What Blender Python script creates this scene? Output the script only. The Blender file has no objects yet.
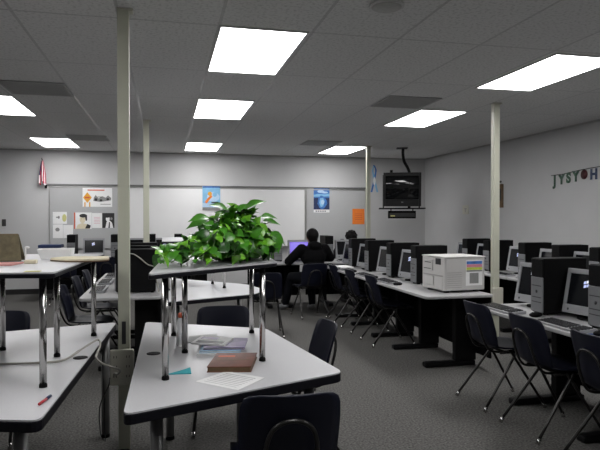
import bpy, bmesh, math, random
from mathutils import Vector, Matrix
random.seed(7)
C = bpy.context.scene.collection
PI = math.pi

# ------------------------------------------------------------------ materials
def mat(name, col, rough=.5, metal=0., var=.06, scale=40., bump=0., spec=.5, emit=None, es=0., trans=0., alpha=None):
    m = bpy.data.materials.new(name); m.use_nodes = True
    nt = m.node_tree; b = nt.nodes['Principled BSDF']
    b.inputs['Roughness'].default_value = rough
    b.inputs['Metallic'].default_value = metal
    b.inputs['Specular IOR Level'].default_value = spec
    b.inputs['Transmission Weight'].default_value = trans
    tc = nt.nodes.new('ShaderNodeTexCoord')
    nz = nt.nodes.new('ShaderNodeTexNoise'); nz.inputs['Scale'].default_value = scale; nz.inputs['Detail'].default_value = 3
    nt.links.new(tc.outputs['Object'], nz.inputs['Vector'])
    rp = nt.nodes.new('ShaderNodeValToRGB')
    rp.color_ramp.elements[0].position = .3; rp.color_ramp.elements[1].position = .7
    rp.color_ramp.elements[0].color = tuple(c*(1-var) for c in col)+(1,)
    rp.color_ramp.elements[1].color = tuple(min(1, c*(1+var)) for c in col)+(1,)
    nt.links.new(nz.outputs['Fac'], rp.inputs['Fac'])
    nt.links.new(rp.outputs['Color'], b.inputs['Base Color'])
    if bump:
        bp = nt.nodes.new('ShaderNodeBump'); bp.inputs['Strength'].default_value = bump; bp.inputs['Distance'].default_value = .004
        nt.links.new(nz.outputs['Fac'], bp.inputs['Height']); nt.links.new(bp.outputs['Normal'], b.inputs['Normal'])
    if emit:
        b.inputs['Emission Color'].default_value = emit+(1,); b.inputs['Emission Strength'].default_value = es
    return m

M = {}
M['wall'] = mat('painted_wall', (.56,.56,.565), .75, var=.02, scale=3, bump=.0)
M['carpet'] = mat('carpet', (.105,.102,.098), .95, var=.55, scale=70, bump=.4, spec=.1)
M['base'] = mat('black_baseboard', (.012,.012,.012), .5)
M['pole'] = mat('cream_pole_paint', (.52,.525,.43), .5, var=.03, scale=6)
M['plate'] = mat('ivory_plastic', (.58,.57,.49), .45, var=.02)
M['dark_plate'] = mat('dark_plate', (.05,.05,.05), .4)
M['lamtop'] = mat('grey_laminate', (.57,.57,.59), .38, var=.03, scale=160)
M['rubber'] = mat('black_edge_band', (.004,.004,.007), .5, var=.1, spec=.2)
M['chrome'] = mat('chrome', (.55,.54,.53), .18, 1., var=.02)
M['steel'] = mat('grey_steel_leg', (.20,.20,.20), .35, .6, var=.03)
M['black'] = mat('black_plastic', (.0035,.0035,.004), .6, var=.1, spec=.12)
M['blackm'] = mat('black_metal', (.004,.004,.0045), .5, var=.1, spec=.2)
M['frame'] = mat('dark_tube', (.035,.034,.033), .3, .7, var=.05)
M['navy'] = mat('navy_plastic', (.0065,.0075,.017), .45, var=.08, bump=.05, scale=200, spec=.25)
M['silver'] = mat('silver_plastic', (.20,.205,.215), .42, .15, var=.03)
M['bezel'] = mat('pale_grey_bezel', (.30,.305,.32), .42, .1, var=.03)
M['slot'] = mat('dark_slot', (.03,.03,.033), .5)
M['keys'] = mat('dark_keys', (.05,.05,.053), .22)
M['screen'] = mat('dark_screen', (.006,.007,.009), .16, var=.05, spec=.3)
M['mark'] = mat('screen_mark', (.2,.2,.25), .3, emit=(.55,.62,1.), es=.9)
M['mark2'] = mat('screen_mark_white', (.2,.2,.25), .3, emit=(.9,.92,1.), es=.9)
M['purple'] = mat('violet_screen', (.05,.03,.2), .2, emit=(.16,.09,.75), es=.8)
M['beige'] = mat('printer_beige', (.56,.55,.54), .5, var=.02)
M['beiged'] = mat('printer_grey', (.36,.35,.34), .5)
M['desktop'] = mat('desk_laminate', (.40,.40,.405), .4, var=.03, scale=160)
M['white'] = mat('white_paper', (.85,.85,.85), .7, var=.02)
M['wboard'] = mat('whiteboard_surface', (.78,.78,.785), .35, var=.01, scale=4)
M['tack'] = mat('grey_tackboard', (.44,.445,.45), .8, var=.05, scale=120)
M['alum'] = mat('aluminium', (.45,.45,.44), .35, .7, var=.02)
M['rail'] = mat('rail_grey', (.20,.20,.20), .45, .3)
M['orange'] = mat('orange_paper', (.85,.22,.03), .7, var=.03)
M['yellow'] = mat('amber_ink', (.75,.36,.03), .6)
M['ink'] = mat('black_ink', (.02,.02,.02), .6)
M['paleink'] = mat('pale_grey_ink', (.52,.52,.53), .7)
M['greyink'] = mat('grey_ink', (.25,.25,.25), .6)
M['redink'] = mat('red_ink', (.62,.10,.04), .6)
M['blue'] = mat('blue_ink', (.05,.17,.48), .6, var=.25, scale=20)
M['sky'] = mat('sky_blue_ink', (.22,.48,.72), .6, var=.12, scale=9)
M['ltblue'] = mat('pale_blue_ink', (.45,.62,.80), .6)
M['teal'] = mat('teal_paper', (.03,.36,.42), .7)
M['dkblue'] = mat('deep_blue_ink', (.015,.03,.10), .5)
M['pink'] = mat('pink_paper', (.62,.30,.28), .7)
M['pinkink'] = mat('pink_ink', (.65,.25,.33), .6)
M['lime'] = mat('lime_ink', (.58,.68,.10), .6)
M['paleyellow'] = mat('pale_yellow_paper', (.62,.60,.25), .7)
M['olive'] = mat('olive_board', (.115,.095,.05), .7, var=.3, scale=30)
M['cream'] = mat('cream_paper', (.74,.67,.50), .7)
M['brown'] = mat('brown_edge', (.14,.085,.04), .6)
M['bookred'] = mat('rust_red_cover', (.13,.038,.02), .45, var=.25, scale=25, spec=.25)
M['purplemag'] = mat('purple_cover', (.16,.12,.24), .4, var=.4, scale=18, spec=.3)
M['skin'] = mat('skin', (.42,.24,.16), .55, var=.04)
M['hair'] = mat('black_hair', (.004,.0035,.0035), .6, var=.3, scale=90, bump=.4, spec=.12)
M['hoodie'] = mat('black_hoodie', (.0035,.0035,.004), .9, var=.2, bump=.2, spec=.1)
M['greycloth'] = mat('charcoal_cloth', (.02,.02,.022), .9, var=.2, bump=.2, spec=.1)
M['pants'] = mat('dark_trousers', (.005,.0055,.008), .9, var=.2, spec=.1)
M['shoe'] = mat('shoe_grey', (.16,.16,.17), .6)
M['leaf1'] = mat('leaf_mid_green', (.055,.235,.014), .32, var=.25, scale=30)
M['leaf2'] = mat('leaf_bright_green', (.15,.42,.025), .32, var=.25, scale=30)
M['leaf3'] = mat('leaf_deep_green', (.018,.085,.008), .32, var=.25, scale=30)
M['stem'] = mat('stem_green', (.10,.20,.05), .5)
M['pot'] = mat('dark_pot', (.02,.03,.02), .5)
M['soil'] = mat('soil', (.03,.02,.015), .95, var=.4)
M['cord'] = mat('grey_cord', (.38,.37,.33), .5)
M['bcord'] = mat('black_cord', (.012,.012,.012), .5)
M['flagred'] = mat('flag_red', (.55,.015,.06), .7)
M['flagblue'] = mat('flag_blue', (.03,.03,.12), .7)
M['foil'] = mat('green_foil', (.06,.11,.08), .25, .8, var=.6, scale=60)
M['foilblue'] = mat('blue_foil', (.06,.08,.14), .25, .8, var=.6, scale=60)
M['maroon'] = mat('maroon_foil', (.08,.02,.025), .4, .3)
M['tv'] = mat('tv_black', (.006,.006,.007), .4)
M['tvscreen'] = mat('tv_glass', (.010,.011,.012), .06)
M['vent'] = mat('vent_grey', (.36,.36,.355), .6)
M['mesh'] = mat('speaker_grille', (.42,.42,.41), .7)
M['diffuser'] = mat('lit_diffuser', (.9,.9,.9), .5, emit=(1.,.99,.985), es=13.8)
M['whitem'] = mat('white_metal', (.55,.55,.55), .5)
M['bottle'] = mat('clear_plastic', (.92,.93,.94), .08, var=.0, trans=.55)
M['cap'] = mat('orange_cap', (.72,.13,.05), .45)
M['red'] = mat('red_pen', (.45,.02,.03), .4)
M['bluepad'] = mat('blue_mouse_pad', (.02,.05,.16), .8)

def ceiling_mat():
    m = bpy.data.materials.new('ceiling_tile'); m.use_nodes = True
    nt = m.node_tree; b = nt.nodes['Principled BSDF']; b.inputs['Roughness'].default_value = .9
    tc = nt.nodes.new('ShaderNodeTexCoord'); mp = nt.nodes.new('ShaderNodeMapping')
    mp.inputs['Rotation'].default_value = (0,0,PI/2)
    nt.links.new(tc.outputs['Object'], mp.inputs['Vector'])
    br = nt.nodes.new('ShaderNodeTexBrick'); br.offset = 0; br.squash = 1
    br.inputs['Scale'].default_value = 1; br.inputs['Brick Width'].default_value = 1.235; br.inputs['Row Height'].default_value = .648
    br.inputs['Mortar Size'].default_value = .011; br.inputs['Mortar Smooth'].default_value = .1
    br.inputs['Color1'].default_value = (.66,.66,.655,1); br.inputs['Color2'].default_value = (.69,.69,.685,1)
    br.inputs['Mortar'].default_value = (.42,.42,.42,1)
    nt.links.new(mp.outputs['Vector'], br.inputs['Vector'])
    nz = nt.nodes.new('ShaderNodeTexNoise'); nz.inputs['Scale'].default_value = 45; nz.inputs['Detail'].default_value = 4
    nt.links.new(tc.outputs['Object'], nz.inputs['Vector'])
    rp = nt.nodes.new('ShaderNodeValToRGB'); rp.color_ramp.elements[0].position=.36; rp.color_ramp.elements[1].position=.5
    rp.color_ramp.elements[0].color=(.72,.72,.72,1); rp.color_ramp.elements[1].color=(1,1,1,1)
    nt.links.new(nz.outputs['Fac'], rp.inputs['Fac'])
    mx = nt.nodes.new('ShaderNodeMix'); mx.data_type='RGBA'; mx.blend_type='MULTIPLY'; mx.inputs['Factor'].default_value=.8
    nt.links.new(br.outputs['Color'], mx.inputs['A']); nt.links.new(rp.outputs['Color'], mx.inputs['B'])
    nt.links.new(mx.outputs['Result'], b.inputs['Base Color'])
    mr = nt.nodes.new('ShaderNodeMapRange'); mr.inputs['To Min'].default_value=.95; mr.inputs['To Max'].default_value=.3
    nt.links.new(br.outputs['Fac'], mr.inputs['Value']); nt.links.new(mr.outputs['Result'], b.inputs['Roughness'])
    return m
M['ceiling'] = ceiling_mat()

# ------------------------------------------------------------------ mesh builder
class MB:
    def __init__(s): s.v=[]; s.f=[]; s.mi=[]; s.mats=[]; s.sm=[]
    def mid(s, m):
        if m not in s.mats: s.mats.append(m)
        return s.mats.index(m)
    def add(s, vs, fs, m, T=None, smooth=False):
        o=len(s.v); k=s.mid(m)
        for p in vs:
            p=Vector(p)
            s.v.append(T@p if T else p)
        for f in fs: s.f.append([o+i for i in f]); s.mi.append(k); s.sm.append(smooth)
        return s
    def box(s, x0,x1,y0,y1,z0,z1, m, T=None):
        vs=[(x0,y0,z0),(x1,y0,z0),(x1,y1,z0),(x0,y1,z0),(x0,y0,z1),(x1,y0,z1),(x1,y1,z1),(x0,y1,z1)]
        return s.add(vs,[(3,2,1,0),(4,5,6,7),(0,1,5,4),(1,2,6,5),(2,3,7,6),(3,0,4,7)],m,T)
    def prism(s, poly, z0, z1, m, T=None):
        a=sum(poly[i][0]*poly[(i+1)%len(poly)][1]-poly[(i+1)%len(poly)][0]*poly[i][1] for i in range(len(poly)))
        if a<0: poly=poly[::-1]
        n=len(poly); vs=[(p[0],p[1],z0) for p in poly]+[(p[0],p[1],z1) for p in poly]
        fs=[list(range(n))[::-1], list(range(n,2*n))]+[(i,(i+1)%n,n+(i+1)%n,n+i) for i in range(n)]
        return s.add(vs,fs,m,T)
    def tube(s, pts, r, m, seg=10, T=None):
        pts=[Vector(p) for p in pts]; n=len(pts); vs=[]; fs=[]
        rs=r if isinstance(r,(list,tuple)) else [r]*n
        up=None
        for i,p in enumerate(pts):
            d=(pts[min(i+1,n-1)]-pts[max(i-1,0)]).normalized()
            if up is None: up=d.orthogonal().normalized()
            up=(up-d*up.dot(d)); up = up.normalized() if up.length>1e-6 else d.orthogonal().normalized()
            w=d.cross(up)
            for k in range(seg):
                a=2*PI*k/seg; vs.append(p+(up*math.cos(a)+w*math.sin(a))*rs[i])
        for i in range(n-1):
            for k in range(seg):
                k2=(k+1)%seg; fs.append((i*seg+k,i*seg+k2,(i+1)*seg+k2,(i+1)*seg+k))
        fs.append(list(range(seg))[::-1]); fs.append([(n-1)*seg+k for k in range(seg)])
        return s.add(vs,fs,m,T,True)
    def lathe(s, prof, m, seg=20, T=None):
        vs=[];fs=[];n=len(prof)
        for r,z in prof:
            for k in range(seg):
                a=2*PI*k/seg; vs.append((r*math.cos(a),r*math.sin(a),z))
        for i in range(n-1):
            for k in range(seg):
                k2=(k+1)%seg; fs.append((i*seg+k,i*seg+k2,(i+1)*seg+k2,(i+1)*seg+k))
        fs.append(list(range(seg))[::-1]); fs.append([(n-1)*seg+k for k in range(seg)])
        return s.add(vs,fs,m,T,True)
    def ball(s, c, r, m, seg=14, rings=9, T=None):
        r=Vector(r) if not isinstance(r,(int,float)) else Vector((r,r,r)); c=Vector(c); vs=[];fs=[]
        for i in range(1,rings):
            t=PI*i/rings
            for k in range(seg):
                a=2*PI*k/seg; vs.append(c+Vector((r.x*math.sin(t)*math.cos(a), r.y*math.sin(t)*math.sin(a), r.z*math.cos(t))))
        b=len(vs); vs.append(c+Vector((0,0,r.z))); vs.append(c-Vector((0,0,r.z)))
        for i in range(rings-2):
            for k in range(seg):
                k2=(k+1)%seg; fs.append((i*seg+k,(i+1)*seg+k,(i+1)*seg+k2,i*seg+k2))
        for k in range(seg):
            k2=(k+1)%seg; fs.append((b,k,k2)); fs.append((b+1,(rings-2)*seg+k2,(rings-2)*seg+k))
        return s.add(vs,fs,m,T,True)
    def build(s, name, parent=None, bevel=0, seg=2, loc=(0,0,0), rot=(0,0,0), solid=0):
        me=bpy.data.meshes.new(name); me.from_pydata([tuple(p) for p in s.v],[],s.f)
        for m in s.mats: me.materials.append(M[m])
        me.polygons.foreach_set('material_index', s.mi); me.polygons.foreach_set('use_smooth', s.sm); me.update()
        o=bpy.data.objects.new(name,me); C.objects.link(o); o.location=loc; o.rotation_euler=rot
        if parent: o.parent=parent
        if solid:
            k=o.modifiers.new('solid','SOLIDIFY'); k.thickness=solid; k.offset=0
        if bevel:
            k=o.modifiers.new('bevel','BEVEL'); k.width=bevel; k.segments=seg; k.limit_method='ANGLE'; k.angle_limit=math.radians(50)
        return o

def thing(name, label, cat, loc=(0,0,0), rz=0., group=None):
    o=bpy.data.objects.new(name,None); C.objects.link(o); o.empty_display_size=.1
    o.location=loc; o.rotation_euler=(0,0,rz); return tag(o,label,cat,group)
def tag(o, label, cat, group=None, kind=None):
    o['label']=label; o['category']=cat
    if group: o['group']=group
    if kind: o['kind']=kind
    return o
def struct(o): o['kind']='structure'; return o
KIDS={}
def kids(o):
    return [c for c in C.objects if c.parent==o]
def tree(o):
    return (o,[tree(c) for c in kids(o)])
def dup(tr, parent=None):
    o=tr[0]; c=o.copy(); C.objects.link(c)
    if parent: c.parent=parent
    for t in tr[1]: dup(t,c)
    return c
class Proto:
    """first place() moves the source thing itself, later ones copy it"""
    def __init__(s, root): s.tr=tree(root); s.used=False
    def place(s, loc, rz, label, group=None):
        if s.used: o=dup(s.tr)
        else: o=s.tr[0]; s.used=True
        o.location=loc; o.rotation_euler=(0,0,rz); o['label']=label
        if group: o['group']=group
        return o
def rounded(poly, r, n=5):
    out=[]; N=len(poly)
    for i in range(N):
        p=Vector(poly[i]); a=(Vector(poly[i-1])-p); b=(Vector(poly[(i+1)%N])-p)
        rr=min(r,a.length*.45,b.length*.45); a.normalize(); b.normalize()
        s,e=p+a*rr,p+b*rr
        for k in range(n+1):
            t=k/n; out.append(tuple((1-t)**2*s+2*t*(1-t)*p+t*t*e))
    return out
def arc(pts, n=8):
    """Catmull-Rom through points"""
    P=[Vector(p) for p in pts]; P=[P[0]*2-P[1]]+P+[P[-1]*2-P[-2]]; out=[]
    for i in range(1,len(P)-2):
        for k in range(n):
            t=k/n; a,b,c,d=P[i-1:i+3]
            out.append(.5*((2*b)+(c-a)*t+(2*a-5*b+4*c-d)*t*t+(3*b-a-3*c+d)*t**3))
    out.append(P[-2]); return out

# ------------------------------------------------------------------ room shell
X0,X1,Y0,Y1,CH = -4.4,5.58,-2.2,11.9,2.74
struct(MB().box(X0-.1,X1+.1,Y0-.1,Y1+.1,-.1,0,'carpet').build('floor'))
o=MB().box(X0-.1,X1+.1,Y0-.1,Y1+.1,0,.1,'ceiling').build('ceiling',loc=(0,0,CH)); struct(o)
# shift mesh so that the tile grid falls where the photo has it (object origin on a grid node)
for v in o.data.vertices: v.co.x-=.36; v.co.y-=3.97
o.location=(.36,3.97,CH)
struct(MB().box(X0-.1,X1+.1,Y1,Y1+.1,0,CH,'wall').build('wall_back'))
struct(MB().box(X1,X1+.1,Y0,Y1,0,CH,'wall').build('wall_right'))
struct(MB().box(X0-.1,X0,Y0,Y1,0,CH,'wall').build('wall_left'))
struct(MB().box(X0-.1,X1+.1,Y0-.1,Y0,0,CH,'wall').build('wall_front'))
struct(MB().box(X0,X1,Y1-.012,Y1,0,.1,'base').build('baseboard_back'))
struct(MB().box(X1-.012,X1,Y0,Y1-.012,0,.1,'base').build('baseboard_right'))
struct(MB().box(X0,X0+.012,Y0,Y1-.012,0,.1,'base').build('baseboard_left'))
struct(MB().box(X0,X1,Y1-.025,Y1,CH-.025,CH,'alum').build('trim_1'))
struct(MB().box(X1-.025,X1,Y0,Y1-.025,CH-.025,CH,'alum').build('trim_2'))

# ------------------------------------------------------------------ ceiling lights, vents
lt=thing('ceiling_light','', 'ceiling light')
b=MB()
for a in ((-.31,.31,-.62,-.60),(-.31,.31,.60,.62),(-.31,-.295,-.6,.6),(.295,.31,-.6,.6)): b.box(a[0],a[1],a[2],a[3],-.012,-.001,'whitem')
b.build('frame',lt)
MB().box(-.295,.295,-.6,.6,-.009,-.001,'diffuser').build('diffuser',lt)
LT=Proto(lt)
for x,y,l in ((.67,4.57,'large lit ceiling panel over the potted plant, nearest to the camera'),
              (.66,7.02,'lit ceiling panel, second in the row above the plant'),
              (.67,10.74,'lit ceiling panel farthest back in the row above the plant'),
              (3.31,4.64,'lit ceiling panel at right, over the nearest right-hand computers'),
              (3.28,7.07,'lit ceiling panel in front of the television, over the beige printer row'),
              (3.28,10.66,'lit ceiling panel near the back wall beside the far post'),
              (-1.88,7.32,'lit ceiling panel cut off at the left edge of the photo'),
              (.66,1.4,'lit ceiling panel above the camera in the plant row'),
              (3.30,1.4,'lit ceiling panel above the nearest right-hand desks, outside the photo'),
              (-1.9,2.6,'lit ceiling panel above the left front table, outside the photo'),
              (-1.82,10.72,'lit ceiling panel near the hanging flag on the left')):
    LT.place((x,y,CH),0,l,'fluorescent ceiling panels')
vt=thing('ceiling_vent','','ceiling vent')
b=MB()
for k in range(11): b.box(-.28,.28,-.27+k*.052,-.27+k*.052+.03,-.010,-.002,'vent')
b.build('grille',vt)
b=MB()
for a in ((-.3,.3,-.3,-.28),(-.3,.3,.28,.3),(-.3,-.28,-.28,.28),(.28,.3,-.28,.28)): b.box(a[0],a[1],a[2],a[3],-.012,-.001,'vent')
b.build('frame',vt)
VT=Proto(vt)
for x,y,l in ((-1.24,6.28,'dark square ceiling vent at left, before the cut-off light'),
              (2.62,6.1,'dark square ceiling vent left of the television light'),
              (-1.2,9.95,'small dark ceiling vent farther back, right of the flag'),
              (2.62,9.75,'small dark ceiling vent farthest back, beside the far post light')):
    VT.place((x,y,CH),0,l,'ceiling vents')
sp=thing('ceiling_speaker','round grey speaker grille in the ceiling near the top edge','speaker',(1.32,3.36,CH))
MB().lathe([(.105,-.001),(.108,-.012),(.095,-.014)],'whitem',28).build('rim',sp)
MB().lathe([(.093,-.0145),(.088,-.019),(.01,-.021)],'mesh',28).build('grille',sp)

# ------------------------------------------------------------------ service poles
def pole(x,y,w,label,box=None):
    t=thing('power_pole',label,'pole',(x,y,0),0,'square cream power poles')
    MB().box(-w/2,w/2,-w/2,w/2,.003,CH-.002,'pole').build('shaft',t,.004)
    MB().box(-w*.55,w*.85,-w*.55,w*.55,CH-.016,CH-.002,'plate').build('ceiling_collar',t,.003)
    return t
p1=pole(-.25,3.80,.070,'cream square power pole at left between the two front tables')
ob=MB().box(-.082,.06,-.068,-.039,.41,.63,'plate').build('outlet_box',p1,.008)
b=MB()
for sx in(-.05,.025):
    for k in range(3):
        z=.46+k*.06
        b.box(sx-.010,sx-.006,-.0705,-.068,z,z+.014,'slot'); b.box(sx+.006,sx+.010,-.0705,-.068,z,z+.014,'slot')
b.build('outlet_socket',ob)
MB().box(-.012,.012,-.044,-.0385,.66,.80,'slot').build('access_slot',p1)
pole(-.24,8.0,.074,'cream square power pole in the middle distance, left of the plant')
p3=pole(3.64,5.93,.07,'cream square power pole at right beside the beige printer')
MB().box(-.065,.065,-.07,-.036,.38,.66,'plate').build('outlet_box',p3,.008)
pole(3.57,9.97,.07,'cream square power pole at the back, left of the television')

# ------------------------------------------------------------------ school chairs
def shell(profile, m):
    """profile: list of (y,z,halfwidth,dish) rows; returns MB"""
    b=MB(); n=11; vs=[];fs=[]
    for (y,z,hw,dy,dz) in profile:
        for k in range(n):
            u=-1+2*k/(n-1); q=u*u
            vs.append((u*hw, y+dy*q, z+dz*q))
    for i in range(len(profile)-1):
        for k in range(n-1): fs.append((i*n+k,i*n+k+1,(i+1)*n+k+1,(i+1)*n+k))
    return b.add(vs,fs,m,None,True)
def make_chair():
    t=thing('school_chair','','chair')
    seat=[(.215,.415,.17,0,0),(.205,.437,.195,0,.002),(.17,.449,.205,0,.006),(.08,.447,.207,0,.012),(-.02,.441,.203,0,.018),(-.10,.441,.196,.0,.022),(-.16,.452,.19,.004,.022)]
    shell(seat,'navy').build('seat',t,solid=.011)
    back=[(-.163,.454,.19,.004,.022),(-.195,.482,.187,.03,.012),(-.215,.53,.188,.045,.0),(-.235,.60,.192,.05,0),(-.255,.68,.193,.046,0),(-.272,.745,.188,.042,0),(-.279,.772,.178,.038,0),(-.283,.785,.158,.03,0),(-.284,.79,.12,.018,0)]
    shell(back,'navy').build('backrest',t,solid=.011)
    b=MB()
    pts=[(-.10,.10,.425),(-.105,-.10,.418),(-.105,-.185,.440),(-.10,-.232,.52),(-.095,-.258,.60),(-.075,-.274,.66),(-.03,-.283,.692)]
    pts=pts+[(-p[0],p[1],p[2]) for p in pts[::-1]]
    b.tube(arc(pts,5),.009,'frame'); b.build('back_support',t)
    b=MB()
    for y in(.13,-.08): b.tube([(-.165,y,.424),(.165,y,.424)],.010,'frame')
    for s in(-1,1): b.tube([(s*.15,.17,.424),(s*.15,-.12,.420)],.010,'frame')
    b.build('seat_frame',t)
    for s in(-1,1):
        for (a,e) in (((s*.155,.02,.425),(s*.21,-.285,.012)),((s*.155,-.03,.425),(s*.21,.225,.012))):
            A,E=Vector(a),Vector(e)
            l=MB().tube(arc([A+Vector((-s*.02,0,.004)),A,A.lerp(E,.12),E],4),.0105,'frame').build('leg',t)
            MB().tube([E.lerp(A,.06),E-Vector((0,0,.010))],.0135,'chrome').build('glide',l)
    return t
CHR=Proto(make_chair())
def chair(x,y,facing,label,group=None): # facing in degrees, 0=+Y, -90=+X
    CHR.place((x,y,.001),math.radians(facing),label,group)
chair(.47,2.36,-3,'navy school chair in front, seen from behind at the near edge of the plant table','chairs at the front tables')
chair(.745,3.50,92,'navy school chair at the right edge of the plant table','chairs at the front tables')
chair(.40,4.06,176,'navy school chair behind the plant table, facing the camera','chairs at the front tables')
chair(-1.13,4.17,174,'navy school chair behind the left front table','chairs at the front tables')
chair(1.20,7.10,-6,'dark school chair standing alone in the aisle right of the far white table')
for y,l in((4.09,'navy school chair at the far end of the nearest right-hand desk'),(3.46,'navy school chair in the middle of the nearest right-hand desk'),(2.82,'navy school chair cut off by the right edge of the photo')):
    chair(2.585,y,-90,l,'chairs along the nearest right-hand desks')
for y,l in((6.32,'dark school chair at the printer row, nearest the beige printer'),(7.10,'dark school chair second from the beige printer'),(7.84,'dark school chair third from the beige printer, by the seated person in black')):
    chair(2.53,y,-90,l,'chairs along the printer row')
for y,l in((5.97,'dark school chair at the near end of the left computer desks'),(6.85,'dark school chair second along the left computer desks'),(7.7,'dark school chair third along the left computer desks')):
    chair(-.72,y,-90,l,'chairs along the left computer desks')
chair(-1.62,10.42,0,'dark school chair at the back wall desk, left of the lit monitor','chairs at the back wall desks')
chair(-.95,10.42,0,'dark school chair at the back wall desk, right of the lit monitor','chairs at the back wall desks')

# ------------------------------------------------------------------ tables
def ztable(name, poly, ztop, th, legs, r, label, cat='table', base=0., legm='steel', rad=.05, grommet=None, group=None, edge='rubber'):
    cx=sum(p[0] for p in poly)/len(poly); cy=sum(p[1] for p in poly)/len(poly)
    t=thing(name,label,cat,(cx,cy,base),0,group)
    pl=rounded([(p[0]-cx,p[1]-cy) for p in poly],rad)
    z=ztop-base
    top=MB().prism(pl,z-.006,z,'lamtop').build('tabletop',t)
    sh=[(p[0]*1.004,p[1]*1.004) for p in pl]
    MB().prism(sh,z-th,z-.0062,edge).build('edge_band',t,.004)
    for lx,ly in legs:
        l=MB().tube([(lx-cx,ly-cy,.022),(lx-cx,ly-cy,z-th)],r,legm,16).build('leg',t)
        MB().lathe([(r*1.12,.001),(r*1.12,.012),(r*.8,.0225)],'black',14,Matrix.Translation((lx-cx,ly-cy,0))).build('foot_cap',l)
    if grommet:
        MB().lathe([(.036,z+.0002),(.036,z+.003),(.03,z+.0035)],'black',20,Matrix.Translation((grommet[0]-cx,grommet[1]-cy,0))).build('grommet',t)
    return t
ztable('trapezoid_table',[(-.15,2.19),(.80,2.57),(.63,3.70),(-.13,4.12)],.73,.045,[(-.035,2.42),(.66,2.66),(.46,3.64),(.03,3.88)],.026,
       'grey trapezoid table with black edge carrying books and a smaller table with the plant',grommet=(-.06,3.14),group='front tables')
ztable('trapezoid_table',[(-1.50,2.53),(-.43,2.19),(-.325,4.15),(-1.35,3.86)],.73,.045,[(-.53,2.36),(-1.36,2.62),(-.385,4.02),(-1.25,3.76)],.026,
       'grey table with black edge at lower left, white cord and pen on it',rad=.05,grommet=(-.42,3.13),group='front tables')
ztable('trapezoid_table',[(0.,5.06),(.85,5.44),(.95,5.80),(.86,6.22),(.12,7.02),(0.,7.02)],.73,.04,[(.1,5.25),(.80,5.62),(.76,6.12),(.12,6.85)],.024,
       'light grey table behind the plant table in the middle distance',rad=.09,group='front tables')
# small raised tables standing on the tables
PTB=[(-.065,2.37),(.55,2.88),(.60,3.68),(.02,3.80)]
ztable('riser_table',PTB,1.22,.024,[(0.,2.62),(.47,2.86),(.52,3.57),(.05,3.59),(.1,3.12)],.0148,
       'small raised table on chrome legs holding the potted plant',base=.73,legm='chrome',rad=.03,group='raised tables')
ztable('riser_table',[(-1.2,2.64),(-.44,2.53),(-.37,3.80),(-1.0,3.86)],1.22,.024,[(-.5,2.62),(-.42,3.70),(-.54,3.18),(-.85,3.40),(-1.1,2.75)],.0148,
       'small raised table on chrome legs at left, holding papers and the olive board',base=.73,legm='chrome',rad=.03,group='raised tables')
ztable('riser_table',[(-.03,5.68),(.62,5.85),(.66,6.28),(.10,6.90),(-.03,6.85)],1.22,.024,[(.03,5.85),(.585,5.93),(.50,6.35),(.03,6.72)],.0148,
       'small raised table on the far grey table, mostly hidden behind the plant',base=.73,legm='chrome',rad=.03,group='raised tables')

# ------------------------------------------------------------------ computer desks
def desk(x0,x1,y0,y1,label,axis='Y',group=None,side='edge'):
    """long computer desk; axis = direction of its length"""
    cx,cy=(x0+x1)/2,(y0+y1)/2
    t=thing('computer_desk',label,'desk',(cx,cy,0),0,group)
    w,d=(x1-x0)/2,(y1-y0)/2
    MB().prism(rounded([(-w,-d),(w,-d),(w,d),(-w,d)],.06),.702,.73,'desktop').build('worktop',t,.008,3)
    L=d if axis=='Y' else w; D=w if axis=='Y' else d
    def bx(b,a0,a1,c0,c1,z0,z1,m): # a along depth, c along length
        if axis=='Y': b.box(a0,a1,c0,c1,z0,z1,m)
        else: b.box(c0,c1,a0,a1,z0,z1,m)
    for s in(-1,1):
        c=s*(L-.33)
        b=MB(); bx(b,D*.3,D*.3+.22,c-.035,c+.035,.052,.70,'blackm'); 
        l=b.build('leg',t,.006)
        b=MB(); bx(b,-D*.62,D*.92,c-.04,c+.04,.002,.05,'blackm'); b.build('leg_foot',l,.012)
    b=MB(); bx(b,D*.3+.22,D*.3+.24,-L+.05,L-.05,.12,.70,'black'); b.build('modesty_panel',t,.003)
    return t
G='printer row desks'
desk(2.30,2.99,4.87,6.32,'grey computer desk with black legs carrying the beige printer',group=G)
desk(2.30,2.99,6.325,7.775,'grey computer desk behind the printer desk, middle of its row',group=G)
desk(2.30,2.99,7.78,8.50,'grey computer desk at the far end of the printer row',group=G)
G='nearest right-hand desks'
desk(2.44,3.26,2.90,4.33,'grey computer desk at right with two keyboards, far end of the nearest row',group=G)
desk(2.44,3.26,1.46,2.895,'grey computer desk at the right edge of the photo',group=G)
G='desks along the right wall'
desk(3.98,4.80,4.45,6.25,'grey computer desk near the right wall, nearer half',group=G)
desk(3.98,4.80,6.255,8.2,'grey computer desk near the right wall, farther half behind the printer',group=G)
G='left computer desks'
desk(-.75,-.03,5.44,6.9,'grey computer desk at left with the nearest black tower',group=G)
desk(-.75,-.03,6.92,7.9,'grey computer desk at left, farther from the camera',group=G)
G='back wall desks'
desk(-2.27,-.73,10.75,11.55,'grey desk at the back wall under the grey pinboard with photos','X',G)
desk(2.75,4.05,10.68,11.45,'grey desk at the back wall where the curly-haired person sits','X',G)
desk(-.725,.85,10.75,11.55,'grey desk at the back wall under the whiteboard','X',G)
G='desks in front of the seated people'
desk(1.30,2.30,8.95,9.82,'grey desk at back where the person in the black hoodie sits','X',G)
desk(2.305,3.35,8.95,9.82,'grey desk at back right of the person in the black hoodie','X',G)

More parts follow.
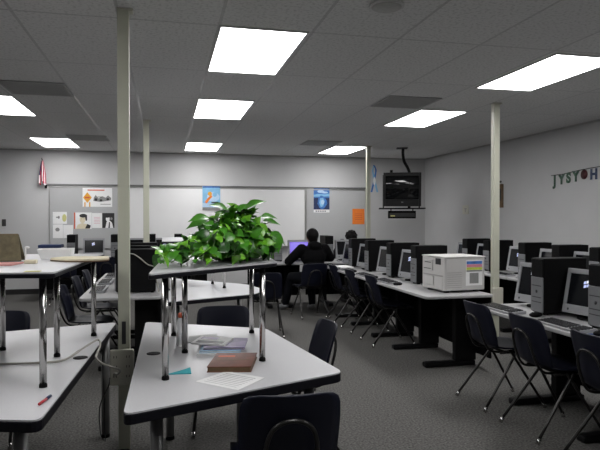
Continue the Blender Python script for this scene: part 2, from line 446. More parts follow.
# ------------------------------------------------------------------ computers
def make_tower():
    t=thing('computer_tower','','computer')
    MB().box(0,.36,-.07,.07,.012,.415,'black').build('case',t,.006)
    f=MB().box(-.012,-.0005,-.068,.068,.02,.275,'silver').build('front_panel',t,.004)
    for z in(.09,.125,.21): MB().box(-.0135,-.0122,-.055,.055,z,z+.006,'slot').build('drive_slot',f)
    MB().lathe([(.012,0),(.011,.003)],'slot',12,Matrix.Translation((-.012,0,.17))@Matrix.Rotation(-PI/2,4,'Y')).build('power_button',f)
    MB().box(-.010,-.0005,-.068,.068,.277,.41,'black').build('drive_bay',t,.004)
    for x in(.03,.33):
        for y in(-.05,.05): MB().box(x-.015,x+.015,y-.012,y+.012,.001,.0125,'black').build('foot',t)
    return t
def make_monitor(mark):
    t=thing('monitor','','monitor')
    T=Matrix.Translation((.02,0,.035))@Matrix.Rotation(math.radians(11),4,'Y')
    w=.185
    b=MB()
    b.box(0,.045,-w,w,0,.062,'bezel',T); b.box(0,.045,-w,w,.285,.32,'bezel',T)
    b.box(0,.045,-w,-w+.028,.062,.285,'bezel',T); b.box(0,.045,w-.028,w,.062,.285,'bezel',T)
    be=b.build('bezel',t,.004)
    MB().box(-.001,.0,w-.06,w-.045,.02,.035,'slot',T).build('power_button',be)
    sc=MB().box(.008,.04,-w+.028,w-.028,.062,.285,mark and 'screen' or 'screen',T).build('screen',t)
    if mark=='logo':
        b=MB()
        for (y,z,m) in((.035,.215,'mark'),(.012,.222,'mark2'),(.032,.190,'mark'),(.008,.196,'mark')):
            b.add([(.0075,y,z),(.0075,y-.02,z+.004),(.0075,y-.022,z+.024),(.0075,y-.002,z+.019)],[(0,1,2,3)],m,T)
        b.build('logo',sc,solid=.0004)
    if mark=='low':
        b=MB()
        for (y,z,m) in((-.05,.12,'mark'),(-.07,.125,'mark2'),(.05,.225,'mark2')):
            b.add([(.0075,y,z),(.0075,y-.022,z+.004),(.0075,y-.022,z+.03),(.0075,y,z+.026)],[(0,1,2,3)],m,T)
        b.build('logo',sc,solid=.0004)
    # tapered tube housing behind
    vs=[(.045,-w+.01,.02),(.045,w-.01,.02),(.045,w-.01,.31),(.045,-w+.01,.31),(.24,-.11,.05),(.24,.11,.05),(.24,.11,.25),(.24,-.11,.25)]
    MB().add(vs,[(3,2,1,0),(4,5,6,7),(0,1,5,4),(1,2,6,5),(2,3,7,6),(3,0,4,7)],'black',T).build('housing',t,.008)
    b=MB(); b.lathe([(.11,.001),(.11,.012),(.05,.018),(.045,.045)],'black',22,Matrix.Translation((.13,0,0))); b.build('stand',t)
    return t
def make_keyboard():
    t=thing('keyboard','','keyboard')
    MB().add([(-.07,-.21,.001),(.07,-.21,.001),(.07,.21,.001),(-.07,.21,.001),(-.07,-.21,.014),(.07,-.21,.026),(.07,.21,.026),(-.07,.21,.014)],
             [(3,2,1,0),(4,5,6,7),(0,1,5,4),(1,2,6,5),(2,3,7,6),(3,0,4,7)],'bezel').build('base',t,.003)
    for nm,ks in(('key_block',range(5,18)),('number_pad',range(0,4))):
        b=MB()
        for r in range(5):
            x=-.052+r*.023; z=.0155+(x+.07)*.0857
            for k in ks:
                y=-.195+k*.0222
                b.box(x-.0082,x+.0082,y-.0082,y+.0082,z,z+.006,'keys')
        b.build(nm,t)
    return t
def make_mouse():
    t=thing('mouse','','mouse')
    MB().ball((0,0,.014),(.055,.031,.019),'black').build('shell',t)
    MB().ball((-.03,0,.030),(.008,.004,.005),'slot',8,6).build('scroll_wheel',t)
    return t
TW=Proto(make_tower()); MO=Proto(make_monitor('logo')); ML=Proto(make_monitor('low')); MN=Proto(make_monitor(None)); KB=Proto(make_keyboard()); MS=Proto(make_mouse())
DZ=.731
ordn=['nearest','second','third','fourth','fifth','sixth']
# nearest right-hand row
for i,y in enumerate((3.79,3.185)):
    s=['between the two lit screens at the right','cut off at the right edge of the photo'][i]
    TW.place((2.68,y,DZ),0,'black and silver computer tower '+s,'towers of the nearest right-hand row')
ML.place((2.80,4.08,DZ),.14,'silver monitor with dark screen at the far end of the nearest right-hand desk','monitors of the nearest right-hand row')
MO.place((2.80,3.49,DZ),.14,'silver monitor with small blue mark, between the two nearest black towers at right','monitors of the nearest right-hand row')
KB.place((2.53,4.02,DZ),0,'dark-keyed keyboard on the far end of the nearest right-hand desk','keyboards of the nearest right-hand row')
KB.place((2.53,3.30,DZ),0,'dark-keyed keyboard beside the blue mouse pad at right','keyboards of the nearest right-hand row')
pd=tag(MB().prism(rounded([(2.46,2.90),(2.66,2.90),(2.66,3.07),(2.46,3.07)],.02),.7305,.734,'bluepad').build('mouse_pad'),'blue mouse pad at the right edge of the photo','mouse pad')
MS.place((2.55,3.0,.7345),.2,'black mouse on the blue mouse pad')
MS.place((2.60,3.70,DZ),.1,'black mouse between the two keyboards at right')
# printer row
for i,y in enumerate((5.855,6.57,7.36,8.06)):
    TW.place((2.62,y,DZ),0,'black and silver computer tower in the printer row, %s from the beige printer'%ordn[i],'towers of the printer row')
    mp=(MO if i==0 else MN)
    my=y+.285
    mp.place((2.64,my,DZ),.18,'silver monitor in the printer row, %s from the beige printer'%ordn[i],'monitors of the printer row')
    KB.place((2.39,y+.21,DZ),0,'keyboard in the printer row, %s from the beige printer'%ordn[i],'keyboards of the printer row')
    if i<3: MS.place((2.40,y-.08,DZ),.1,'black mouse in the printer row, %s from the beige printer'%ordn[i],'mice of the printer row')
# right wall row
for i,y in enumerate((5.03,5.62,6.25,7.05,7.62)):
    TW.place((4.2,y,DZ),0,'black computer tower in the row by the right wall, %s from the camera'%ordn[i],'towers of the right wall row')
    if y<7.3: (MO if i==2 else MN).place((4.30,y+.31,DZ),.12,'silver monitor in the row by the right wall, %s from the camera'%ordn[i],'monitors of the right wall row')
    if i in(1,2,3): KB.place((4.09,y+.28,DZ),0,'keyboard in the row by the right wall, beside the %s tower'%ordn[i],'keyboards of the right wall row')
MN.place((4.30,7.93,DZ),.12,'silver monitor at the far end of the row by the right wall','monitors of the right wall row')
# left row
for i,y in enumerate((5.79,6.5,7.25)):
    TW.place((-.45,y,DZ),0,'black computer tower on the left desks, %s from the camera'%ordn[i],'towers of the left desks')
    MN.place((-.42,y+.29,DZ),0,'silver monitor on the left desks beside the %s tower'%ordn[i],'monitors of the left desks')
    KB.place((-.63,y+.20,DZ),0,'keyboard on the left desks beside the %s tower'%ordn[i],'keyboards of the left desks')
# back wall row (faces the camera)
for i,(x,l) in enumerate(((-1.62,'left of the lit monitor under the photo pinboard'),(-.88,'right of the lit monitor under the photo pinboard'),(-.24,'at the back wall just right of the middle pole'),(.24,'at the back wall, hidden to the left of the plant'))):
    TW.place((x,10.95,DZ),PI/2,'black and silver computer tower '+l,'towers at the back wall')
MO.place((-1.24,10.93,DZ),PI/2,'silver monitor facing the camera under the photo pinboard','monitors at the back wall')
MN.place((-.55,10.93,DZ),PI/2,'silver monitor at the back wall behind the near pole','monitors at the back wall')
MO.place((.0,10.93,DZ),PI/2,'silver monitor at the back wall left of the plant','monitors at the back wall')
# row of the seated people
for x,l in((1.80,'just right of the plant at the back'),(2.67,'right of the person in the black hoodie')):
    TW.place((x,9.36,DZ),PI/2,'black and silver computer tower '+l,'towers of the back desks')
MN.place((2.98,9.36,DZ),PI/2,'dark monitor at the back, just below the curly hair','monitors of the back desks')
mv=make_monitor(None); mv['label']='monitor with glowing violet screen before the person in the black hoodie'
mv['group']='monitors of the back desks'; mv.location=(2.17,9.38,DZ); mv.rotation_euler=(0,0,PI/2)
for c in kids(mv):
    if c.name.startswith('screen'):
        c.data.materials[0]=M['purple']
        T=Matrix.Translation((.02,0,.035))@Matrix.Rotation(math.radians(11),4,'Y')
        MB().prism(rounded([(-.03,-.03),(.03,-.02),(.02,.05),(-.04,.03)],.02),0,.0006,'mark2',T@Matrix.Translation((.0078,-.01,.17))@Matrix.Rotation(-PI/2,4,'Y')).build('bright_window',c)
KB.place((2.05,9.09,DZ),PI/2,'keyboard under the hands of the person in the black hoodie','keyboards of the back desks')
KB.place((2.95,9.1,DZ),PI/2,'keyboard before the dark monitor below the curly hair','keyboards of the back desks')

# ------------------------------------------------------------------ printers
pr=thing('laser_printer','large beige laser printer with a colour-striped sheet on its side','printer',(2.56,5.03,DZ),math.radians(6))
MB().box(0,.45,0,.40,.02,.333,'beige').build('body',pr,.012,3)
MB().box(-.004,.456,-.004,.404,.333,.345,'beige').build('top_cover',pr,.005)
b=MB()
b.box(-.006,.0,.03,.16,.03,.15,'beige'); b.build('paper_tray',pr,.003)
MB().box(-.008,0,.03,.37,.155,.165,'beiged').build('tray_seam',pr)
MB().box(-.010,0,.18,.37,.06,.15,'beige').build('lower_door',pr,.004)
b=MB().box(-.012,0,.2,.37,.20,.30,'beige').build('front_door',pr,.004)
MB().box(-.0135,-.012,.22,.35,.215,.222,'slot').build('door_gap',b)
MB().box(-.0135,-.012,.22,.33,.275,.283,'slot').build('output_slot',b)
MB().box(-.006,0,.06,.15,.265,.325,'slot').build('display_panel',pr,.003)
b=MB()
for k in range(8): b.box(.03,.19,-.0015,0,.05+k*.020,.054+k*.020,'beiged')
b.build('air_grille',pr)
MB().box(.0145,.0175,-.0015,0,.03,.32,'beiged').build('side_seam',pr)
b=MB()
for x in(.06,.39):
    for y in(.06,.34): MB().lathe([(.03,.001),(.026,.0205)],'slot',12,Matrix.Translation((x,y,0))).build('foot',pr)
b=MB(); b.box(.235,.42,-.004,-.0005,.065,.305,'white')
b.box(.24,.415,-.005,-.004,.270,.298,'blue'); b.box(.24,.415,-.005,-.004,.240,.268,'pinkink'); b.box(.24,.415,-.005,-.004,.215,.238,'lime'); b.box(.24,.415,-.005,-.004,.198,.212,'greyink')
b.box(.275,.375,-.005,-.004,.085,.185,'greyink'); b.build('notice_sheet',pr)

ip=thing('inkjet_printer','grey printer with dark slot on the back wall desk, above the white paper box','printer',(-1.98,10.95,DZ))
MB().box(-.17,.17,0,.35,.002,.15,'silver').build('body',ip,.01)
MB().box(-.13,.13,-.006,0,.06,.12,'slot').build('output_slot',ip,.002)
MB().box(-.19,.19,.02,.33,.185,.24,'dkblue').build('scanner_lid',ip,.01)
MB().box(-.15,.15,.05,.30,.15,.185,'silver').build('neck',ip)

# ------------------------------------------------------------------ wall boards and posters
YB=Y1
def wallboard(name,x0,x1,z0,z1,m,label,cat):
    t=thing(name,label,cat,((x0+x1)/2,YB,z0)); w=(x1-x0)/2; h=z1-z0
    MB().box(-w+.02,w-.02,-.018,-.001,.02,h-.02,m).build('panel',t)
    b=MB(); 
    for a in((-w,w,0,.02),(-w,w,h-.02,h),(-w,-w+.02,.02,h-.02),(w-.02,w,.02,h-.02)): b.box(a[0],a[1],-.024,-.001,a[2],a[3],'alum')
    b.build('frame',t,.002); return t
wallboard('pinboard',-2.15,-.87,.85,2.045,'tack','grey pinboard with posters and photos at the left of the back wall','pinboard')
wb=wallboard('whiteboard',-.86,2.87,.85,2.05,'wboard','long white dry-erase board on the back wall','whiteboard')
MB().box(-1.8,1.8,-.09,-.024,.0,.02,'alum').build('marker_tray',wb)
wallboard('pinboard',2.88,4.20,.85,2.05,'tack','grey pinboard at the right of the back wall with the blue poster','pinboard')
rl=thing('map_rail','long dark display rail above the boards on the back wall','rail',(1.0,YB,2.085))
MB().box(-3.18,3.22,-.028,-.001,-.018,.012,'rail').build('rail_strip',rl,.003)
for x in(-3.20,3.23): MB().box(x-.018,x+.018,-.04,-.001,-.075,-.012,'black').build('end_stop',rl,.004)

def sheet(name,x0,x1,z0,z1,label,cat,m='white',y=YB-.019,deco=(),group=None):
    """a paper hung flat; deco: list of (polygon in 0..1 sheet units, material)"""
    cx,cz=(x0+x1)/2,(z0+z1)/2; w,h=x1-x0,z1-z0
    b=MB(); b.box(-w/2,w/2,-.0025,0,-h/2,h/2,m)
    R=Matrix.Rotation(PI/2,4,'X')
    for k,(poly,mm) in enumerate(deco):
        b.prism([((p[0]-.5)*w,(p[1]-.5)*h) for p in poly],.0025,.0031+.0002*k,mm,R)
    o=b.build(name,loc=(cx,y,cz)); return tag(o,label,cat,group)
def rect(a,b_,c,d): return [(a,c),(b_,c),(b_,d),(a,d)]
def ell(cx,cy,rx,ry,n=14): return [(cx+rx*math.cos(2*PI*i/n),cy+ry*math.sin(2*PI*i/n)) for i in range(n)]
G='papers on the left pinboard'
sheet('poster',-1.545,-1.0,1.66,2.03,'white poster with orange diamond road sign on the left pinboard','poster',deco=[
    ([(.02,.48),(.16,.76),(.31,.48),(.16,.2)],'yellow'),(rect(.06,.10,.0,.24),'yellow'),(rect(.22,.26,.0,.24),'yellow'),
    (rect(.08,.24,.44,.52),'redink'),(rect(.17,.74,.84,.90),'redink'),
    ([(.36,.30),(.60,.26),(.95,.34),(.97,.46),(.86,.60),(.78,.48),(.66,.56),(.54,.44),(.44,.62),(.38,.48)],'greyink'),
    (ell(.45,.38,.05,.07),'ink'),(ell(.62,.34,.05,.06),'ink'),(ell(.85,.40,.05,.06),'ink'),(rect(.5,.66,.5,.53),'ink'),(rect(.6,.95,.12,.15),'greyink')],group=G)
def portrait(dark):
    if dark: return [(rect(0,1,0,1),'ink'),([(.25,0),(.35,.4),(.6,.5),(.8,.35),(.9,0)],'white'),(ell(.45,.62,.16,.2),'white'),(ell(.42,.80,.24,.12),'ink'),([(.5,0),(.56,.4),(.64,.4),(.62,0)],'ink'),(ell(.75,.62,.1,.09),'greyink')]
    return [([(.1,0),(.2,.25),(.45,.35),(.75,.28),(.9,0)],'cream'),(ell(.48,.58,.17,.24),'cream'),(ell(.52,.80,.22,.12),'ink'),([(.66,.5),(.74,.5),(.74,.82),(.6,.85)],'ink'),(rect(.38,.46,.60,.62),'ink'),(rect(.52,.60,.60,.62),'ink'),([(.62,.02),(.75,.3),(.95,.2),(.9,.02)],'ink')]
sheet('poster',-1.70,-1.38,1.235,1.55,'pale portrait sheet with red left edge on the left pinboard','poster',deco=[(rect(0,.07,0,1),'redink')]+portrait(False),group=G)
sheet('poster',-1.375,-1.19,1.25,1.54,'plain pale text sheet between the two portraits on the left pinboard','poster',deco=[(rect(.2,.8,.3+.1*k,.32+.1*k),'pinkink') for k in range(5)],group=G)
sheet('poster',-1.185,-.96,1.25,1.54,'dark black-and-white portrait at the right of the left pinboard','poster',deco=portrait(True),group=G)
sheet('poster',-2.08,-1.83,1.33,1.56,'white sheet with a yellow patch and small drawing, left of the portraits','poster',deco=[(ell(.82,.5,.16,.32),'paleyellow'),(ell(.42,.55,.08,.12),'greyink'),(rect(.22,.34,.5,.6),'greyink')],group=G)
sheet('poster',-2.08,-1.90,1.06,1.322,'white sheet with a small grey picture, low on the left pinboard','poster',deco=[(ell(.45,.62,.22,.14),'greyink')],group=G)
sheet('poster',-1.895,-1.72,1.06,1.31,'blank white sheet low on the left pinboard','poster',group=G)
bl=[(rect(0,1,.12,1),'sky'),(rect(0,1,0,.14),'greyink'),(rect(0,1,.12,.3),'ltblue'),(ell(.6,.55,.36,.2),'ltblue'),(rect(.02,1,.93,1),'blue')]
sheet('poster',.735,1.09,1.60,2.085,'sky blue poster with an orange patch on the whiteboard above the plant','poster',y=YB-.030,deco=bl+[
    ([(.12,.34),(.24,.28),(.42,.46),(.56,.56),(.5,.64),(.3,.52)],'orange'),(ell(.42,.68,.12,.09),'yellow'),(rect(.5,.9,.30,.35),'ink'),(ell(.70,.66,.12,.10),'sky')])
sheet('poster',3.045,3.39,1.56,2.075,'dark blue poster with a pale icy shape and white caption on the right pinboard','poster',y=YB-.019,deco=[
    (rect(0,1,.12,1),'dkblue'),(rect(0,1,.60,1),'blue'),([(0,.72),(.3,.76),(.7,.74),(1,.78),(1,.66),(0,.64)],'sky'),(ell(.45,.86,.22,.06),'ltblue'),(ell(.7,.82,.2,.04),'ltblue'),
    ([(.3,.60),(.45,.70),(.62,.66),(.82,.5),(.86,.36),(.7,.2),(.55,.13),(.38,.18),(.24,.36)],'blue'),([(.4,.58),(.6,.6),(.7,.45),(.6,.25),(.45,.22),(.36,.4)],'sky'),(ell(.56,.42,.10,.10),'ltblue'),
    (rect(.0,1,0,.12),'white')]+[(rect(.12+.14*k,.22+.14*k,.03,.08),'greyink') for k in range(5)])
sheet('paper_notice',3.90,4.17,1.31,1.64,'bright orange paper notice on the right pinboard','notice',m='orange',deco=[(rect(.2,.8,.3+.12*k,.33+.12*k),'redink') for k in range(4)])
# blue ribbon cut-out
b=MB(); b.tube([(0,0,0),(0,0,0.001)],.001,'ltblue')
R=Matrix.Rotation(PI/2,4,'X'); b=MB()
b.prism([(-.085,-.30),(-.045,-.30),(.03,.0),(.055,.18),(.02,.27),(-.02,.29),(-.03,.27),(.01,.22),(.02,.16),(-.01,.0)],.001,.004,'blue',R)
b.prism([(.09,-.30),(.05,-.30),(-.03,.0),(-.055,.16),(-.03,.27),(-.005,.26),(-.02,.16),(.01,.02)],.0045,.0075,'sky',R)
b.prism(ell(0,-.06,.028,.09),.008,.010,'white',R)
tag(b.build('ribbon',loc=(4.40,YB,2.30)),'blue looped paper ribbon on the back wall left of the television','ribbon')

# switch, thermostat, banner, scanner thing on the right wall
t=thing('light_switch','dark light switch plate at the far left of the back wall','switch',(-2.94,YB,1.355))
MB().box(-.035,.035,-.008,-.001,-.065,.065,'dark_plate').build('plate',t,.003)
MB().box(-.01,.01,-.014,-.008,-.02,.02,'slot').build('toggle',t)
t=thing('wall_outlet','cream wall plate with a T-shaped mark on the right wall','outlet',(X1,10.1,1.60))
MB().box(-.012,-.001,-.11,.11,-.085,.085,'plate').build('plate',t,.003)
b=MB(); b.box(-.014,-.012,-.05,.05,.012,.028,'beiged'); b.box(-.014,-.012,-.014,.014,-.045,.012,'beiged'); b.build('bracket',t)
t=thing('wall_plaque','dark narrow plaque on the right wall behind the right pole','plaque',(X1,8.93,1.86))
MB().box(-.03,-.001,-.10,.07,-.24,.16,'brown').build('board',t,.006)
MB().box(-.036,-.03,-.07,.04,-.12,.08,'ink').build('panel',t,.002)
MB().lathe([(.02,0),(.02,.02)],'ink',12,Matrix.Translation((-.001,-.015,.20))@Matrix.Rotation(-PI/2,4,'Y')).build('hook',t)
# letter banner
bn=thing('letter_banner','string of foil letters and a maroon disc hanging on the right wall','banner',(X1-.0065,7.0,2.07))
def letter(ch,y,z,s,m,name='letter'):
    cu=bpy.data.curves.new('letter','FONT'); cu.body=ch; cu.size=s; cu.extrude=.003; cu.offset=.009; cu.align_x='CENTER'
    o=bpy.data.objects.new('letter',cu); C.objects.link(o)
    bpy.context.view_layer.update()
    me=bpy.data.meshes.new_from_object(o.evaluated_get(bpy.context.evaluated_depsgraph_get()))
    bpy.data.objects.remove(o); me.materials.clear(); me.materials.append(M[m])
    R=Matrix(((0,0,-1,0),(-1,0,0,0),(0,1,0,0),(0,0,0,1)))
    me.transform(R); q=bpy.data.objects.new(name,me); C.objects.link(q); q.parent=bn; q.location=(0,y,z); return q
for k,(ch,m) in enumerate((('J','foil'),('Y','foil'),('S','foil'),('Y','foil'))): letter(ch,.50-k*.15,-.145+k*.011,.195,m)
MB().lathe([(.066,0),(.066,.006)],'maroon',20,Matrix.Translation((0,-.12,-.035))@Matrix.Rotation(-PI/2,4,'Y')).build('disc',bn)
for k,ch in enumerate('HE'): letter(ch,-.30-k*.18,-.105+k*.006,.19,'foilblue')
MB().tube(arc([(0,.58,.0),(0,.3,.005),(0,0,.03),(0,-.3,.045),(0,-.8,.06)],5),.006,'ink',6).build('string',bn)

# flag
fl=thing('flag','small red and white striped flag hanging from a staff on the back wall','flag',(-2.24,YB,2.50))
MB().tube([(0,-.001,-.02),(0,-.20,.06)],.008,'ink',8).build('staff',fl)
n=8; b=MB(); 
for k in range(n):
    a0,a1=k/n,(k+1)/n
    def col(a):
        x=(a-.5)*.13; y=-.14+.03*math.sin(a*9); return x,y
    (xa,ya),(xb,yb)=col(a0),col(a1)
    top=.02; bot=-.40-.04*math.sin(k*1.3)
    m='flagred' if k%2 else 'white'
    b.add([(xa*.25,ya,top),(xb*.25,yb,top),(xb*.9,yb,-.25),(xa*.9,ya,-.25)],[(0,1,2,3)],'flagblue' if k<1 else m)
    b.add([(xa*.9,ya,-.25),(xb*.9,yb,-.25),(xb,yb,bot),(xa,ya,bot)],[(3,2,1,0)],m)
b.build('cloth',fl,solid=.003)

# ------------------------------------------------------------------ television
tv=thing('television','black tube television hung from the ceiling in the back right corner','television',(4.24,10.0,1.675)); tv.rotation_euler=(math.radians(5),0,math.radians(-20)); tv.scale=(.95,1,.97)
T=Matrix.Rotation(math.radians(6),4,'X')
b=MB(); 
for a in((-.36,-.315,-.02,.62),(.315,.36,-.02,.62)): b.box(a[0],a[1],0,.08,a[2],a[3],'tv')
b.box(-.315,.315,0,.08,.55,.62,'tv'); b.box(-.315,.315,0,.08,-.02,.11,'tv'); be=b.build('bezel',tv,.008)
MB().box(-.02,.02,-.003,-.0005,.05,.07,'silver').build('badge',be)
n=8; vs=[];fs=[]
for i in range(n+1):
    for j in range(n+1):
        u,v=-1+2*i/n,-1+2*j/n; vs.append((u*.315,.035-.02*(1-u*u)-.03*(1-v*v),.33+v*.22))
for i in range(n):
    for j in range(n): a=i*(n+1)+j; fs.append((a,a+n+1,a+n+2,a+1))
MB().add(vs,fs,'tvscreen',None,True).build('screen',tv)
vs=[(-.35,.08,0),(.35,.08,0),(.35,.08,.61),(-.35,.08,.61),(-.22,.45,.06),(.22,.45,.06),(.22,.45,.47),(-.22,.45,.47)]
MB().add(vs,[(3,2,1,0),(4,5,6,7),(0,1,5,4),(1,2,6,5),(2,3,7,6),(3,0,4,7)],'tv').build('housing',tv,.01)
mt=thing('television_mount','black ceiling mount carrying the television','mount',(4.24,10.0,1.60),math.radians(-20))
MB().box(-.42,.42,-.03,.56,.01,.032,'blackm').build('shelf',mt,.004)
MB().tube(arc([(.02,.12,1.135),(.02,.13,1.02),(.045,.2,.90),(.12,.36,.79),(.16,.50,.70),(.16,.54,.55),(.16,.54,.03)],8),.028,'blackm',12).build('arm',mt)
MB().box(-.1,.1,.02,.22,1.125,1.138,'blackm').build('ceiling_plate',mt,.003)
for x in(-.335,.335): MB().box(x-.012,x+.012,.34,.38,.03,.66,'blackm').build('side_strap',mt,.003)
MB().box(-.22,-.17,.05,.12,.665,.73,'blackm').build('clamp',mt,.005)
b=MB()
for x in(-.2,.2): b.box(x-.01,x+.01,.1,.12,-.022,.01,'blackm')
b.build('lower_hanger',mt)
vc=thing('video_player','black video player slung under the television','video player',(4.24,10.0,1.435),math.radians(-20))
MB().box(-.25,.25,.02,.32,.0,.142,'black').build('body',vc,.006)
MB().box(-.23,.23,.014,.02,.03,.10,'slot').build('front_panel',vc,.003)
MB().box(-.21,-.13,.011,.014,.035,.06,'paleyellow').build('label_sticker',vc)

# ------------------------------------------------------------------ potted plant
pt=thing('potted_plant','large leafy green pothos plant spreading over the small raised table','plant',(.355,3.06,1.221))
MB().lathe([(.085,.0),(.12,.13),(.128,.135),(.128,.15),(.11,.15),(.1,.13)],'pot',24).build('pot',pt)
MB().lathe([(.098,.125),(.06,.132),(.01,.133)],'soil',20).build('soil',pt)
lf=MB()
def leaf(p,d,up,s,m):
    d=d.normalized(); w=d.cross(up).normalized(); n=w.cross(d).normalized()
    pr_=[(0,.10),(.12,.30),(.3,.40),(.5,.37),(.7,.25),(.88,.10)]
    vs=[p-d*s*.06+n*0]; droop=.35*s
    mid=[]; L=[];Rr=[]
    for t,hw in pr_:
        c=p+d*s*t-n*droop*t*t
        mid.append(c); L.append(c+w*s*hw+n*s*.10*(hw/.4)-(d*s*.10 if t==0 else d*0)); Rr.append(c-w*s*hw+n*s*.10*(hw/.4)-(d*s*.10 if t==0 else d*0))
    tip=p+d*s*1.05-n*droop*1.1
    vs=mid+L+Rr+[tip]; k=len(mid); fs=[]
    for i in range(k-1):
        fs.append((i,i+1,k+i+1,k+i)); fs.append((i+1,i,2*k+i,2*k+i+1))
    fs.append((k-1,3*k,2*k-1)); fs.append((3*k,k-1,3*k-1))
    lf.add(vs,fs,m,None,True)
st=MB()
rnd=random.Random(11)
def addleaf(p,out,s,flat=.5):
    m=rnd.choices(['leaf1','leaf2','leaf3'],[.42,.25,.33])[0]
    d=out*.55+Vector((rnd.uniform(-.9,.9),rnd.uniform(-.9,.9),rnd.uniform(-.95,.4)))
    up=out*.9+Vector((0,-.25,flat))+Vector((rnd.uniform(-.8,.8),rnd.uniform(-.8,.8),rnd.uniform(-.3,.3)))
    leaf(p,d,up,s,m)
c0=Vector((0,0,.075))
for k in range(700):
    th=rnd.uniform(0,2*PI); ph=math.acos(rnd.uniform(-.25,1.))
    rr=rnd.uniform(.62,1.0)
    o=Vector((math.sin(ph)*math.cos(th),math.sin(ph)*math.sin(th),math.cos(ph)))
    rx=.20 if o.x<0 else .205
    p=c0+Vector((o.x*rx*rr*(1-.22*max(0,o.z)),o.y*.23*rr,o.z*.20*rr))
    if p.z<.035: p.z=.035+rnd.random()*.03
    addleaf(p,o,rnd.uniform(.032,.070))
    if k%6==0: st.tube(arc([(o.x*.05,o.y*.05,.13),tuple(c0.lerp(p,.6)+Vector((0,0,.03))),tuple(p)],4),.0025,'stem',5)
# trailing vines to the left and the lower right
def vine(pts,nl,s0,s1,zmin=.022):
    P=arc(pts,6); st.tube(P,.0028,'stem',5)
    for i in range(nl):
        p=P[min(len(P)-1,int((i+.5)/nl*len(P)))]+Vector((rnd.uniform(-.02,.02),rnd.uniform(-.03,.03),rnd.uniform(0,.035)))
        p.z=max(p.z,zmin); addleaf(p,Vector((rnd.uniform(-.9,.6),rnd.uniform(-1,.3),.5)).normalized(),rnd.uniform(s0,s1))
for ex,ey in((-.375,-.50),(-.40,-.42),(-.39,-.30),(-.385,-.16),(-.37,-.02),(-.33,-.46),(-.28,-.42),(-.34,-.22),(-.30,-.10)):
    vine([(-.05,ey*.3,.18),(ex*.45,ey*.45,.12),(ex*.75,ey*.75,.06),(ex,ey,.026)],20,.035,.068)
for ex,ey in((-.20,-.47),(-.12,-.41),(-.04,-.35),(.03,-.29),(.10,-.23),(.15,-.10),(.0,-.30),(-.16,-.42),(-.08,-.37)):
    vine([(ex*.3,ey*.3,.19),(ex*.75,ey*.75,.13),(ex,ey,.035)],14,.04,.07)
for pp,dd,ss in(((-.15,-.05,.20),(-1,-.2,-.05),.10),((-.15,-.12,.22),(-1,-.3,.1),.09),((.19,-.05,.14),(1,-.2,-.5),.09),((.20,-.08,.13),(.35,-.3,-1),.09),((.16,0,.20),(1,0,.1),.085),((.14,-.05,.225),(1,-.1,.2),.075),((-.05,-.1,.26),(-.6,-.3,.4),.09),((.05,-.1,.27),(.5,-.3,.4),.1)):
    leaf(Vector(pp),Vector(dd),Vector((0,-.5,.9)),ss,'leaf1')
lf.build('foliage',pt); st.build('stems',pt)

# ------------------------------------------------------------------ things on the front tables
TZ=.7305
bt=thing('bottle','clear plastic bottle with orange cap on the plant table','bottle',(.085,3.30,TZ))
MB().lathe([(.024,.001),(.027,.006),(.027,.12),(.022,.142),(.012,.155),(.012,.165)],'bottle',18).build('body',bt)
MB().lathe([(.0155,.158),(.0155,.182),(.012,.184)],'cap',16).build('cap',bt)
def flat(name,poly,z,th,m,label,cat,deco=(),group=None,bevel=0):
    cx=sum(p[0] for p in poly)/len(poly); cy=sum(p[1] for p in poly)/len(poly)
    b=MB().prism([(p[0]-cx,p[1]-cy) for p in poly],0,th,m)
    for k,(pl,mm) in enumerate(deco):
        # unit square mapped bilinearly onto the sheet
        A,B,Cc,D=[Vector((p[0]-cx,p[1]-cy)) for p in poly[:4]]
        q=[]
        for u,v in pl:
            e=A.lerp(B,u); f=D.lerp(Cc,u); q.append(tuple(e.lerp(f,v)))
        b.prism(q,th,th+.0006+.0001*k,mm)
    return tag(b.build(name,loc=(cx,cy,z),bevel=bevel),label,cat,group)
lines=[(rect(.12,.88,.12+.1*k,.135+.1*k),'paleink') for k in range(8)]
flat('paper_sheet',[(.125,2.56),(.29,2.39),(.43,2.55),(.275,2.70)],TZ+.0002,.0012,'white','printed white sheet lying in front of the rust-red book','paper',lines)
flat('paper_sheet',[(.12,3.36),(.29,3.41),(.31,3.58),(.14,3.54)],TZ+.0002,.004,'tack','grey paper sheet on the plant table, behind the magazines','paper')
flat('paper_scrap',[(.01,2.70),(.115,2.69),(.115,2.80),(.09,2.77)],TZ+.0002,.004,'teal','torn teal paper scrap beside a chrome leg','paper')
def book(name,poly,z,th,cover,pages,label,cat,deco=(),group=None):
    cx=sum(p[0] for p in poly)/4; cy=sum(p[1] for p in poly)/4
    t=thing(name,label,cat,(cx,cy,z),0,group); q=[(p[0]-cx,p[1]-cy) for p in poly]
    MB().prism([(x*.97,y*.97) for x,y in q],.003,th-.003,pages).build('pages',t)
    b=MB(); b.prism(q,0,.003,cover); b.prism(q,th-.003,th,cover)
    A,B,Cc,D=[Vector(p) for p in q]
    for k,(pl,mm) in enumerate(deco):
        b.prism([tuple(A.lerp(B,u).lerp(D.lerp(Cc,u),v)) for u,v in pl],th,th+.0005,mm)
    b.build('cover',t); return t
G='magazines under the chrome legs'
book('magazine',[(.155,3.02),(.36,2.98),(.41,3.22),(.19,3.28)],TZ,.014,'white','white','white magazine at the bottom of the pile behind the rust-red book','magazine',group=G)
book('magazine',[(.17,3.03),(.38,3.00),(.42,3.25),(.21,3.29)],TZ+.0145,.012,'ltblue','white','pale magazine in the middle of the pile behind the rust-red book','magazine',group=G)
